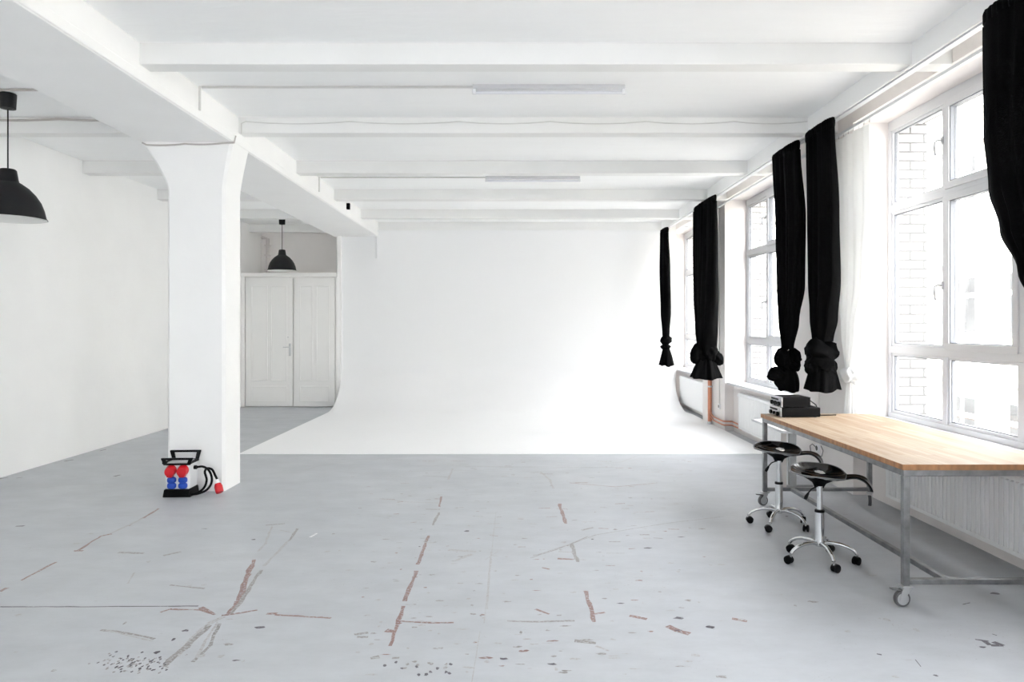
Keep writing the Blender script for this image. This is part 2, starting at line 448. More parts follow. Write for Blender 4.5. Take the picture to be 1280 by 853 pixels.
b = MB().box(XL - 0.2, 3.6, YR - 0.2, YB + 0.2, ZC, ZC + 0.2)
struct(b.build('ceiling', 'ceiling', smooth=False), 'white painted ceiling between the beams')
b = MB().box(XL - 0.2, XL, YR - 0.2, YB + 0.2, 0, ZC)
struct(b.build('wall_left', 'plaster', smooth=False), 'plain white wall along the left bay')
b = MB().box(XL, 3.6, YB, YB + 0.2, 0, ZC)
struct(b.build('wall_back', 'plaster_grey', smooth=False), 'rose grey wall above the door partition')
b = MB()
xs = [XL] + [v for r in REAR_FILL for v in r] + [3.6]
for k in range(0, len(xs), 2): b.box(xs[k], xs[k + 1], YR - 0.3, YR, 0, ZC)
for x0, x1 in REAR_FILL: b.box(x0, x1, YR - 0.3, YR, 0, 0.7); b.box(x0, x1, YR - 0.3, YR, ZS, ZC)
struct(b.build('wall_rear', 'plaster', smooth=False))

# window wall: piers, parapets with a shallow radiator niche, lintels
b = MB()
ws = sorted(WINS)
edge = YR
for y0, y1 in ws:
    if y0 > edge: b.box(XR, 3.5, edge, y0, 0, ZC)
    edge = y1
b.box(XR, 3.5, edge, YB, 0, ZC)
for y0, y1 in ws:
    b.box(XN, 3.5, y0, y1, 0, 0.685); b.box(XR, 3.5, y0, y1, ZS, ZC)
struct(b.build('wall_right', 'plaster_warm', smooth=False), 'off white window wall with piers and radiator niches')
b = MB()
edge = YR
for y0, y1 in ws:
    if y0 - 0.0 > edge: b.box(3.5, 3.78, edge, y0 - 0.0, -6, 8)
    edge = y1
b.box(3.5, 3.78, edge, 16, -6, 8)
for y0, y1 in ws: b.box(3.5, 3.78, y0, y1, -6, 0.66); b.box(3.5, 3.78, y0, y1, ZS, 8)
struct(b.build('wall_outside', 'brick', smooth=False), 'white glazed brick outer face of the window wall')

# beams and girder
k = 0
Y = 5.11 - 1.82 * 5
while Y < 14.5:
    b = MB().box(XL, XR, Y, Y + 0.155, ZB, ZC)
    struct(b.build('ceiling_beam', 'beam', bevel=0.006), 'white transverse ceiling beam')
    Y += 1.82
b = MB().box(-3.52, -2.67, YR, 13.95, 3.28, ZC)
b.box(-2.67, -2.655, YR, 13.95, 3.285, 3.36)
struct(b.build('ceiling_girder', 'plaster', bevel=0.008), 'deep white girder running over the square column')
b = MB().box(2.81, 2.87, YR, 13.9, 3.40, ZC).box(2.79, 2.81, YR, 13.9, 3.385, 3.40)
struct(b.build('trim_1', 'plaster', bevel=0.003), 'long white fascia board above the curtain track')
# column with flared capital
b = MB()
xa, xb, ya, yb = -3.275, -2.735, 6.755, 7.16
def oct_(x0, x1, y0, y1, z, c=0.025):
    return [(x0 + c, y0, z), (x1 - c, y0, z), (x1, y0 + c, z), (x1, y1 - c, z), (x1 - c, y1, z), (x0 + c, y1, z), (x0, y1 - c, z), (x0, y0 + c, z)]
rg = [oct_(xa, xb, ya, yb, 0), oct_(xa, xb, ya, yb, 2.84)]
for t in (0.1, 0.22, 0.36, 0.55, 0.75, 1.0):
    e = t ** 1.25
    rg.append(oct_(xa - 0.24 * e, xb + 0.075 * e, ya, yb + 0.02 * e, 2.84 + 0.445 * t, 0.025))
b.rings(rg)
struct(b.build('column', 'plaster', smooth=True, ang=20), 'square white column with flared head')

# partition with the double doors at the back of the left bay
YD = 13.8
b = MB()
DX0, DXM, DX1 = -5.2, -4.27, -3.47
b.box(XL, -3.42, YD + 0.06, YB, 0, 2.50)
b.box(XL, -3.42, YD - 0.03, YB, 2.50, 2.57)
b.box(XL, DX0, YD - 0.0, YD + 0.06, 0, 2.50)
b.box(DX1 + 0.01, -3.42, YD - 0.0, YD + 0.06, 0, 2.50)
struct(b.build('wall_partition', 'door', bevel=0.004), 'low white partition around the double door')


def door_leaf(name, x0, x1, handle):
    e = empty(name, (x0, YD + 0.01, 0)); W = x1 - x0; Ht = 2.47
    struct(e, 'narrow white panelled door leaf' + (' with a lever handle' if handle else ' without handle'))
    g = MB().box(0.004, W - 0.004, 0.0, 0.045, 0.012, Ht)
    st = 0.11
    for (u0, u1, z0, z1) in ((st, W / 2 - 0.03, 0.50, Ht - 0.14), (W / 2 + 0.03, W - st, 0.50, Ht - 0.14), (st, W - st, 0.10, 0.40)):
        for q in ((u0, u1, z0, z0 + 0.02), (u0, u1, z1 - 0.02, z1), (u0, u0 + 0.02, z0, z1), (u1 - 0.02, u1, z0, z1)):
            g.box(q[0], q[1], -0.014, 0.0, q[2], q[3])
    g.build('door_panel', 'door', e, bevel=0.003)
    if handle:
        h = MB().box(W - 0.075, W - 0.035, -0.012, 0.0, 0.98, 1.22).build('handle_plate', 'zinc', e, bevel=0.004)
        MB().tube([(W - 0.055, -0.01, 1.15), (W - 0.055, -0.055, 1.15), (W - 0.07, -0.06, 1.15), (W - 0.17, -0.06, 1.15)], 0.009, 10).build('door_handle', 'zinc', e)
        MB().cyl((W - 0.09, -0.012, 1.34), (W - 0.09, 0.0, 1.34), 0.012).build('lock_cylinder', 'zinc', e)
    return e


door_leaf('door_1', DX0 + 0.01, DXM - 0.01, True)
door_leaf('door_2', DXM + 0.01, DX1, False)
b = MB().tube([(-3.62 - 0.06, YB - 0.04, 2.58), (-3.68, YB - 0.04, 3.4)], 0.035)
tag(b.build('wall_pipe', 'plaster'), 'white vertical pipe at the right end above the door partition', 'pipe')
b = MB().tube([(-5.12, YB - 0.05, 2.58), (-5.12, YB - 0.05, 3.35), (-5.24, YB - 0.05, 3.38)], 0.035)
for z in (2.7, 3.0, 3.2): b.box(-5.18, -5.06, YB - 0.09, YB, z, z + 0.03)
tag(b.build('wall_pipe', 'plaster_warm'), 'clamped off white pipe at the left above the door partition', 'pipe')

# ------------------------------------------------------------------ windows
ZROW = [0.72, 1.35, 2.615, 3.40]          # frame divisions


def window(name, label, loc, rz, W):
    """local: x along the wall, +y outdoors, z up"""
    e = empty(name, loc, rz); struct(e, label)
    n = 3; pw = W / n
    g = MB()
    g.box(0, W, 0, 0.07, 0.70, 0.765); g.box(0, W, 0, 0.07, 3.33, 3.42)
    g.box(0, 0.05, 0, 0.07, 0.765, 3.33); g.box(W - 0.05, W, 0, 0.07, 0.765, 3.33)
    g.box(0.05, W - 0.05, 0, 0.07, 1.305, 1.37); g.box(0.05, W - 0.05, 0, 0.07, 2.585, 2.65)
    for k in range(1, n):
        for z0, z1 in ((0.765, 1.305), (1.37, 2.585), (2.65, 3.33)):
            g.box(k * pw - 0.032, k * pw + 0.032, 0, 0.07, z0, z1)
    g.build('window_frame', 'gloss_white', e, bevel=0.004)
    for k in range(n):
        xa = 0.05 if k == 0 else k * pw + 0.032
        xb_ = W - 0.05 if k == n - 1 else (k + 1) * pw - 0.032
        for row, (z0, z1) in enumerate(((0.765, 1.305), (1.37, 2.585), (2.65, 3.33))):
            t = 0.022 if (row == 0 or k == 0) else 0.055
            y0 = 0.012 if t < 0.04 else -0.014
            s = MB()
            ov = 0 if t < 0.04 else 0.012
            a0, a1, c0, c1 = xa - ov, xb_ + ov, z0 - ov, z1 + ov
            s.box(a0, a1, y0, 0.06, c0, c0 + t); s.box(a0, a1, y0, 0.06, c1 - t, c1)
            s.box(a0, a0 + t, y0, 0.06, c0 + t, c1 - t); s.box(a1 - t, a1, y0, 0.06, c0 + t, c1 - t)
            so = s.build('sash', 'gloss_white', e, bevel=0.003)
            q = MB()
            i0, i1, j0, j1 = a0 + t, a1 - t, c0 + t, c1 - t; w_ = 0.007
            q.box(i0, i1, y0 + 0.012, 0.05, j0, j0 + w_); q.box(i0, i1, y0 + 0.012, 0.05, j1 - w_, j1)
            q.box(i0, i0 + w_, y0 + 0.012, 0.05, j0 + w_, j1 - w_); q.box(i1 - w_, i1, y0 + 0.012, 0.05, j0 + w_, j1 - w_)
            q.build('gasket', 'gasket', so, smooth=False)
            MB().box(i0 + w_, i1 - w_, 0.030, 0.036, j0 + w_, j1 - w_).build('pane', 'glass', so, smooth=False)
            if row > 0 and k == 0:
                zc = (z0 + z1) / 2 - (0.1 if row == 1 else -0.05)
                hx = xb_ + 0.01
                MB().box(hx - 0.012, hx + 0.012, -0.012, 0.0, zc - 0.03, zc + 0.03).tube([(hx, -0.01, zc), (hx, -0.045, zc), (hx - 0.02, -0.055, zc - 0.01), (hx - 0.03, -0.05, zc - 0.07), (hx - 0.025, -0.045, zc - 0.12)], 0.009, 10).build('window_handle', 'gloss_white', e)
    return e


names = ['window_1', 'window_2', 'window_3', 'window_4', 'window_5']
labs = ['large white framed window behind the wooden table', 'middle white framed window, partly behind a black curtain, above ribbed radiator',
        'far white framed window at the end of the room beside the backdrop', None, None]
for (y0, y1), nm, lb in zip(WINS, names, labs):
    e = window(nm, lb or 'white framed window', (XG, y1, 0), -PI / 2, y1 - y0)
    # sill board
    MB().box(0.0, y1 - y0, -(XG - 3.13), 0.0, 0.687, 0.72).build('window_sill', 'gloss_white', e, bevel=0.006)
for k, (x0, x1) in enumerate(REAR_FILL):
    window('window_%d' % (6 + k), 'white framed window', (x1, YR - 0.15, 0), PI, x1 - x0)

# ------------------------------------------------------------------ cyclorama backdrop
b = MB()
xl, xr, yf, yb_, zt = -3.36, 3.04, 8.72, 13.88, 3.40
prof = [(yf, 0.0), (yf, 0.004), (10.5, 0.006), (12.6, 0.008)]
c = 0.78
for k in range(1, 17):
    t = PI / 2 * k / 16
    prof.append((12.8 + (yb_ - 12.8) * math.sin(t), 0.008 + c * (1 - math.cos(t))))
prof += [(yb_, 2.0), (yb_, zt)]
back = []
for i, (y, z) in enumerate(prof):
    p0 = prof[max(0, i - 1)]; p1 = prof[min(len(prof) - 1, i + 1)]
    t = Vector((p1[0] - p0[0], p1[1] - p0[1])); t.normalize()
    th = 0.0 if z < 0.0085 else 0.03
    back.append((y + t.y * th, max(0.0, z - t.x * th)))
n = len(prof)
V = {}
for s, x in ((0, xl), (1, xr)):
    for i in range(n):
        x = (3.092 if i < 4 else xr) if s else xl
        V[s, i, 0] = b.bm.verts.new((x, *prof[i])); V[s, i, 1] = b.bm.verts.new((x, back[i][0] + (0.0005 if i < 4 else 0), back[i][1] if i > 3 else 0.0))
b.mats = ['cyc', 'cyc_edge']
for i in range(n - 1):
    f = b.bm.faces.new((V[0, i, 0], V[1, i, 0], V[1, i + 1, 0], V[0, i + 1, 0]))
    f = b.bm.faces.new((V[0, i, 1], V[0, i + 1, 1], V[1, i + 1, 1], V[1, i, 1]))
    for s in (0, 1):
        f = b.bm.faces.new((V[s, i, 0], V[s, i + 1, 0], V[s, i + 1, 1], V[s, i, 1])); f.material_index = 1
f = b.bm.faces.new((V[0, n - 1, 0], V[1, n - 1, 0], V[1, n - 1, 1], V[0, n - 1, 1]))
cycl = b.build('backdrop_cove', smooth=True, ang=40)
tag(cycl, 'huge white curved photo backdrop sweeping from back wall onto the floor', 'backdrop')
b = MB()
b.rings([[(-2.70 + 0.0 + 0.05 * math.sin(t), 13.84 - 0.10 * (1 - math.cos(t)) , z) for t in [0, .4, .8, 1.2, 1.6]] +
         [(-2.705 + 0.05 * math.sin(t), 13.85 - 0.10 * (1 - math.cos(t)), z) for t in [1.6, 1.2, .8, .4, 0]] for z in (2.85, 3.1, 3.27)])
b.build('curled_edge', 'cyc', cycl)
# side return of wall beside the door partition
b = MB().box(-3.42, -3.36, 13.8, YB, 0, 3.41).box(-3.36, 3.1, 13.93, 14.05, 0, ZC)
struct(b.build('wall_stage', 'plaster', smooth=False), 'white wall behind the backdrop')

# ------------------------------------------------------------------ curtains
def fold_rings(levels, k=7, n=44, amp=0.3, seed=0, xc=2.75, wob=0.0):
    """levels: (z, yc, half width, half depth, x offset) – flattened folded tube"""
    rnd = random.Random(seed); ph = [rnd.uniform(0, 6) for _ in range(6)]
    out = []
    for li, (z, yc, hw, hd, xo) in enumerate(levels):
        ring = []
        for side in (1, -1):
            for i in range(n):
                u = -1 + 2 * (i + 0.5) / n
                if side < 0: u = -u
                env = math.sqrt(max(0.0, 1 - u ** 4))
                f = math.sin(PI * k * u + ph[0] + side) + 0.45 * math.sin(PI * k * 1.7 * u + ph[1] * side + 0.5 * z) + 0.3 * math.sin(PI * 3.1 * u + ph[2])
                x = xc + xo - side * (hd * env * (0.72 + amp * f))
                ring.append((x, yc + hw * (u + 0.015 * math.sin(9 * u + ph[3])), z + wob * math.sin(PI * k * u + ph[4])))
        out.append(ring)
    return out


def lerp_levels(keys, m=8):
    out = []
    for a, c in zip(keys, keys[1:]):
        for j in range(m):
            t = j / m; t2 = t * t * (3 - 2 * t)
            out.append(tuple([a[0] + (c[0] - a[0]) * t] + [a[q] + (c[q] - a[q]) * t2 for q in range(1, 5)]))
    out.append(tuple(keys[-1])); return out


def crease(th, s_, seed):
    return .10 * math.sin(6 * th + 2.5 * s_ + seed) + .05 * math.sin(13 * th - 4 * s_ + 2 * seed) + .05 * math.sin(5 * s_ + 3 * seed + 2 * th)


def wrap(g, c, R, r, tx=0.0, ty=0.0, seed=0, rz=1.25, squash=1.0):
    """a fat creased roll of bunched cloth wound round the knot centre c"""
    m, n = 44, 30; rings = []
    for k in range(m):
        t = 2 * PI * k / m
        rr = r * (1 + .16 * math.sin(t * 2 + seed) + .07 * math.sin(5 * t + 2 * seed))
        ring = []
        for i in range(n):
            th = 2 * PI * i / n; q = rr * (1 + crease(th, 2 * math.sin(t), seed))
            rad = R + q * math.cos(th)
            p = Vector((rad * math.cos(t) * squash, rad * math.sin(t), rz * q * math.sin(th) + .25 * r * math.sin(2 * t + seed)))
            p = Matrix.Rotation(tx, 3, 'X') @ (Matrix.Rotation(ty, 3, 'Y') @ p)
            ring.append(Vector(c) + p)
        rings.append(ring)
    rings.append(rings[0]); g.rings(rings, caps=False)
    bmesh.ops.remove_doubles(g.bm, verts=g.bm.verts, dist=1e-5)


def lump(g, c, rx, ry, rz, ty=0.0, seed=0, amp=1.0):
    n, m = 40, 24; rings = []
    for j in range(1, m):
        th = PI * j / m; ring = []
        for i in range(n):
            ph = 2 * PI * i / n
            q = 1 + amp * (crease(ph, 1.5 * math.cos(th), seed) + .05 * math.sin(4 * th + 2 * ph + seed))
            p = Matrix.Rotation(ty, 3, 'Y') @ Vector((rx * math.sin(th) * math.cos(ph) * q, ry * math.sin(th) * math.sin(ph) * q, rz * math.cos(th) * (1 + .08 * amp * math.sin(3 * ph + seed))))
            ring.append(Vector(c) + p)
        rings.append(ring)
    g.rings(rings)


def flare(g, c0, c1, r0, r1, k=5, seed=0, amp=.22, jag=.03, mid=None, sq=1.0):
    """gathered cloth end, a fluted skirt from c0 down to c1"""
    n, m = 72, 14; rings = []
    for j in range(m + 1):
        t = j / m; c = Vector(c0).lerp(Vector(c1), t)
        R = r0 + (r1 - r0) * t ** .8
        if mid: R += mid * math.sin(PI * t)
        ring = []
        for i in range(n):
            ph = 2 * PI * i / n
            f = .6 * math.sin(k * ph + seed) + .7 * math.sin((2 * k + 1) * ph + 2 * seed + t) + .4 * math.sin((3 * k + 2) * ph + seed)
            q = R * (1 + amp * .7 * (.6 + .4 * t) * f)
            ring.append(c + Vector((q * math.cos(ph), q * math.sin(ph) * sq, jag * t * (.6 * math.sin(2 * ph + seed) + .3 * math.sin(5 * ph)))))
        rings.append(ring)
    # turn the open end back inside so the hem has an inner side
    c = Vector(c1)
    rings.append([c + (p - c) * .86 + Vector((0, 0, .012)) for p in rings[-1]])
    rings.append([c + (p - c) * .35 + Vector((0, 0, .06)) for p in rings[-2]])
    g.rings(rings)


def curtain(label, X, Yf, Yn, body, knotspec, tail, mat='black_fabric', ztop=3.37, seed=1, group=None, k=7, name='knotted_curtain', header=True):
    root = empty(name, (X, (Yf + Yn) / 2, 0)); off = Vector((X, (Yf + Yn) / 2, 0))
    tag(root, label, 'curtain', group)

    def fin(g, nm, **kw):
        for v in g.bm.verts: v.co -= off
        return g.build(nm, mat, root, **kw)
    if header:
        yc = (Yf + Yn) / 2; hw = (Yf - Yn) / 2
        g = MB(); g.rings(fold_rings([(ztop, yc, hw * .98, .045, 0), (ztop - .02, yc, hw, .055, 0), (ztop - .075, yc, hw * 1.0, .05, 0), (ztop - .10, yc, hw * .97, .04, 0)], k=k * 3, n=90, amp=.14, seed=seed, xc=X))
        fin(g, 'pleated_header', ang=60)
    g = MB(); g.rings(fold_rings(lerp_levels(body), k=k, n=60, amp=.26, seed=seed, xc=X)); fin(g, 'cloth', ang=75)
    g = MB(); knotspec(g); fin(g, 'knot', ang=80)
    if tail:
        g = MB(); tail(g); fin(g, 'tail', ang=80)
    return root


def zy(y, Y): return H + (CY - y) * Y / F          # height of a mark seen at row y on something Y metres away


XC = 2.755
# farthest curtain, beside the backdrop
Yk = 13.22
curtain('thin black knotted curtain hanging farthest away beside the white backdrop', XC, 13.62, 13.10,
        [(3.30, 13.36, .20, .06, 0), (2.6, 13.3, .20, .08, 0), (1.8, 13.22, .16, .08, 0), (1.45, Yk, .10, .06, 0), (zy(426, Yk), Yk, .07, .05, 0)],
        lambda g: (wrap(g, (XC, Yk, zy(426, Yk)), .05, .05, .1, -.3, 1), lump(g, (XC - .01, Yk, zy(434, Yk)), .085, .085, .06, 0, 2)),
        lambda g: flare(g, (XC, Yk, zy(436, Yk)), (XC + .01, Yk, zy(457, Yk)), .055, .125, 4, 1), seed=3, k=4, ztop=3.36)
# curtain before the copper pipe
Yk = 10.40
curtain('wide black knotted curtain hanging in front of the copper heating pipe', XC, 11.12, 9.92,
        [(3.29, 10.52, .58, .07, 0), (2.7, 10.48, .54, .09, 0), (2.0, 10.44, .46, .11, 0), (1.5, 10.42, .30, .12, 0), (zy(438, Yk), Yk, .16, .12, 0)],
        lambda g: (lump(g, (XC - .145, Yk, zy(442, Yk)), .085, .10, .15, .25, 1), lump(g, (XC + .02, Yk - .07, zy(439, Yk)), .10, .10, .155, -.15, 3),
                   lump(g, (XC + .15, Yk, zy(447, Yk)), .075, .09, .12, -.55, 5), lump(g, (XC, Yk, zy(446, Yk)), .15, .11, .10, 0, 4)),
        lambda g: flare(g, (XC - .005, Yk, zy(449, Yk)), (XC - .01, Yk, zy(473, Yk)), .10, .205, 5, 2, .2, .02), seed=11, k=7)
# curtain over the amplifiers
Yk = 7.30
curtain('black knotted curtain whose tail hangs right above the stacked amplifiers', XC, 7.70, 7.02,
        [(3.29, 7.35, .32, .06, 0), (2.6, 7.24, .30, .08, 0), (1.95, 7.23, .27, .08, 0), (1.6, 7.28, .18, .07, 0), (zy(437, Yk), Yk, .08, .05, 0)],
        lambda g: (lump(g, (XC - .055, Yk, zy(447, Yk)), .075, .09, .10, .2, 1), lump(g, (XC + .055, Yk - .02, zy(446, Yk)), .065, .09, .085, 0, 6),
                   lump(g, (XC + .045, Yk - .02, zy(457, Yk)), .07, .09, .07, -.5, 4), lump(g, (XC - .02, Yk, zy(456, Yk)), .07, .08, .09, -.6, 3)),
        lambda g: (flare(g, (XC - .01, Yk, zy(457, Yk)), (XC + .01, Yk, zy(489, Yk)), .055, .095, 4, 1, .13, .015, .025),
                   lump(g, (XC - .115, Yk, zy(468, Yk)), .085, .085, .075, -.55, 2), lump(g, (XC - .03, Yk, zy(477, Yk)), .105, .09, .09, .5, 7, .7)), seed=23, k=6)
# curtain with the big knot
Yk = 6.50
curtain('black curtain with a fat bulky knot hanging beside the white sheer curtain', XC, 6.83, 6.24,
        [(3.29, 6.53, .27, .06, 0), (2.6, 6.47, .27, .08, 0), (1.95, 6.45, .25, .09, 0), (1.62, 6.46, .17, .09, 0), (zy(427, Yk), Yk, .10, .075, .01)],
        lambda g: (wrap(g, (XC + .0, Yk, zy(440, Yk)), .055, .078, 0, .38, 1, 1.15), wrap(g, (XC - .01, Yk, zy(453, Yk)), .055, .070, .1, .42, 4, 1.1),
                   lump(g, (XC - .075, Yk, zy(459, Yk)), .065, .09, .075, .3, 5), lump(g, (XC + .03, Yk, zy(459, Yk)), .10, .10, .10, .2, 8)),
        lambda g: flare(g, (XC + .01, Yk, zy(458, Yk)), (XC + .01, Yk, zy(488, Yk)), .095, .145, 4, 2.5, .13, .022), seed=31, k=6)
# near curtain at the right edge
curtain('broad black curtain cut off by the right edge, gathering over the near window', XC, 4.24, 3.0,
        [(3.31, 3.66, .58, .07, 0), (2.7, 3.66, .57, .08, 0), (2.35, 3.64, .545, .08, 0), (2.1, 3.60, .49, .08, 0), (1.85, 3.56, .38, .08, 0), (1.62, 3.54, .25, .08, 0), (1.42, 3.52, .10, .07, 0)],
        lambda g: (wrap(g, (XC, 3.52, 1.36), .06, .07, .1, .35, 1), wrap(g, (XC, 3.52, 1.28), .05, .06, .1, -.3, 4)),
        lambda g: flare(g, (XC, 3.52, 1.25), (XC, 3.52, 1.02), .08, .16, 5, 1), seed=41, k=9, ztop=3.40)
# white sheer
XS, Yk = 3.02, 6.44
curtain('white sheer knotted curtain hanging between the black curtain and near window', XS, 6.98, 6.12,
        [(3.28, 6.54, .40, .035, 0), (2.6, 6.48, .36, .045, 0), (2.0, 6.46, .28, .05, 0), (1.5, 6.45, .15, .05, -.02), (zy(464, Yk), Yk, .05, .04, -.03)],
        lambda g: (lump(g, (XS - .05, Yk, zy(469, Yk)), .065, .09, .075, .3, 2), lump(g, (XS + .005, Yk - .02, zy(472, Yk)), .06, .09, .07, -.4, 5)),
        lambda g: flare(g, (XS - .02, Yk, zy(476, Yk)), (XS - .015, Yk, zy(535, Yk)), .035, .065, 5, 1, .2, .01), mat='sheer', seed=51, k=5, name='sheer_curtain', header=False)

# tracks
b = MB().box(2.815, 2.865, -3.5, 13.85, 3.375, 3.40)
tag(b.build('curtain_track', 'gloss_white'), 'long white track under the fascia carrying the black curtains', 'curtain track')
g = empty('curtain_track', (3.03, 5, 3.34))
tag(g, 'thin white track on wall brackets carrying the white sheer curtain', 'curtain track')
MB().box(-.015, .015, -8.5, 5.8, -.012, .012).build('rail', 'gloss_white', g)
for yy in [-7, -5, -3, -1, 1.75, 3.4, 5.9, 8.0]: MB().box(0, .07, yy - .01, yy + .01, .0, .012).build('bracket', 'gloss_white', g)
sheer_root = [o for o in C.objects if o.name == 'sheer_curtain'][0]
for k in range(9):
    yy = 6.15 + k * .098
    g = MB().tube([(.005 * math.cos(t), .010 * math.cos(t), .016 * math.sin(t)) for t in [2 * PI * q / 12 for q in range(12)]], .003, 6, loop=True)
    hk = g.build('curtain_ring', 'chrome', sheer_root); hk.location = (0, yy - sheer_root.location.y, 3.31)

# ------------------------------------------------------------------ radiators
def radiator(label, X, y0, y1, ribs, group, pos_valve=True):
    e = empty('radiator', (X + .04, (y0 + y1) / 2, 0.1)); L = (y1 - y0) / 2
    tag(e, label, 'radiator', group)
    g = MB()
    g.box(-.04, -.035 + .012, -L, L, 0, .50)
    if ribs:
        nn = int(2 * L / .048)
        for k in range(nn):
            yy = -L + .03 + (2 * L - .06) * (k + .5) / nn
            g.prism([(-.049, 0.035), (-.04, 0.025), (-.04, .475), (-.049, .465)], yy - .014, yy + .014)
    g.build('front_panel', 'radiator', e, bevel=.003)
    MB().box(.02, .035, -L + .01, L - .01, .01, .49).build('back_panel', 'radiator', e)
    t = MB().box(-.04, .035, -L, L, .50, .507)
    for k in range(int(2 * L / .05)): t.box(-.022, .02, -L + .02 + k * .05, -L + .035 + k * .05, .02, .5)
    t.box(-.04, .035, -L - .004, -L, 0, .507); t.box(-.04, .035, L, L + .004, 0, .507)
    t.build('grille', 'radiator', e)
    for yy in (-L * .7, L * .7): MB().box(.035, .078, yy - .02, yy + .02, .05, .45).build('wall_bracket', 'zinc', e)
    v = MB().cyl((0, L + .004, .46), (0, L + .05, .46), .012).build('valve', 'zinc', e)
    MB().cyl((0, L + .05, .46), (0, L + .115, .46), .024).build('thermostat_knob', 'white_plastic', v, bevel=.004)
    return e


radiator('long ribbed white radiator low on the wall beneath the wooden table', 3.145, 3.75, 6.12, True, None)
radiator('ribbed white radiator to the left of the amplifiers, below second window', 3.145, 8.3, 10.18, True, None)
r3 = radiator('flat white radiator at the far end next to the backdrop edge', 3.11, 12.0, 13.7, False, None)

# heating pipe
e = empty('heating_pipe', (3.055, 11.35, 0))
tag(e, 'copper heating pipe rising from the floor under a black curtain', 'pipe')
MB().cyl((0, 0, .05), (0, 0, 3.55), .032).build('riser', 'copper', e)
MB().cyl((-.0, 0.0, 0.008), (0, 0, .05), .036).build('floor_collar', 'zinc', e)
for z in (.60, 1.9): MB().lathe([(.033, -.012), (.038, -.012), (.038, .012), (.033, .012), (.033, -.012)], (0, 0, z)).box(.03, .045, -.01, .01, z - .01, z + .01).build('pipe_clamp', 'zinc', e)
for z in (.14, .085):
    MB().tube([(0, 0, z + .12), (0, -.05, z + .05), (.015, -.15, z), (.015, -.63, z), (.03, -.68, z), (.13, -.70, z), (.14, -.72, z), (.14, -1.15, z)], .011, 10).build('branch_pipe', 'copper', e)

# outlets
def outlet(label, y, z, n, group=None, nm='wall_socket'):
    e = empty(nm, (XR, y, z)); tag(e, label, 'socket', group)
    for k in range(n):
        f = MB().box(-.018, 0, -.04, .04, -.04 - .08 * k, .04 - .08 * k).build('cover_plate', 'white_plastic', e, bevel=.004)
        MB().lathe([(.001, -.002), (.024, 0), (.026, .002), (.001, .0025)], n=20).build('socket_face', 'socket_hole', f)
        fc = [c for c in f.children][0]; fc.rotation_euler = (0, -PI / 2, 0); fc.location = (-.0185, 0, -.08 * k)
    return e


outlet('white double wall socket on the pier beneath the wooden table', 7.38, .30, 1)
outlet('small white socket low on the pier beside copper pipe', 10.95, .33, 1)
b = MB().tube([(XR - .008, 7.36, .34), (XR - .008, 7.36, 1.35), (XR - .008, 7.36, 3.35)], .007, 8)
tag(b.build('wall_conduit', 'plaster_grey'), 'thin conduit running down the pier to the socket under table', 'conduit')
b = MB().tube([(XR - .008, 10.95, .36), (XR - .008, 10.95, 3.35)], .007, 8)
tag(b.build('wall_conduit', 'cable_white'), 'thin conduit running down the pier beside the copper pipe', 'conduit')
b = MB().tube([(XR - .012, 7.40, .30), (XR - .03, 7.46, .33), (XR - .03, 7.52, .30), (XR - .03, 7.50, .25), (XR - .03, 7.42, .22), (XR - .02, 7.25, .24), (XR - .02, 7.22, .30), (XR - .02, 7.27, .34)], .004, 8)
tag(b.build('loose_cable', 'rubber'), 'loose cable looped around the socket under the table', 'cable')

# ------------------------------------------------------------------ ceiling fittings
def tube_light(label, y, x0, x1, zc=ZC):
    e = empty('tube_light', ((x0 + x1) / 2, y, zc)); L = (x1 - x0) / 2
    tag(e, label, 'lamp', 'ceiling tube lights')
    MB().box(-L, L, -.03, .03, -.035, 0).build('housing', 'gloss_white', e, bevel=.004)
    for s in (-1, 1): MB().box(s * (L - .01) - .015, s * (L - .01) + .015, -.018, .018, -.075, -.035).build('tube_holder', 'white_plastic', e, bevel=.003)
    MB().cyl((-L + .02, 0, -.06), (L - .02, 0, -.06), .013, 14).build('fluorescent_tube', 'tube_glass', e)
    return e


tube_light('near unlit white tube light on ceiling between the first two beams', 6.02, -.36, .91)
tube_light('farther unlit white tube light on ceiling beyond the third beam', 9.68, -.41, .86)
b = MB().tube([(-.36, 6.03, ZC - .012), (-2.55, 6.03, ZC - .012), (-2.63, 6.03, ZC - .012)], .010, 8).tube([(-2.648, 6.03, ZC - .005), (-2.648, 6.03, 3.36)], .010, 8)
tag(b.build('ceiling_conduit', 'cable_white'), 'straight white conduit from girder to the near tube light', 'conduit')
b = MB().tube([(-.41, 9.69, ZC - .012), (-2.63, 9.69, ZC - .012)], .010, 8).tube([(-2.648, 9.69, ZC - .005), (-2.648, 9.69, 3.36)], .010, 8)
tag(b.build('ceiling_conduit', 'cable_white'), 'straight white conduit from girder to the farther tube light', 'conduit')


def sag_cable(pts, droops, r=.006, n=8):
    out = []
    for a, c in zip(pts, pts[1:]):
        a, c = Vector(a), Vector(c)
        for k in range(n):
            t = k / n; p = a.lerp(c, t); p.z -= droops * 4 * t * (1 - t); out.append(p)
    out.append(Vector(pts[-1])); return out


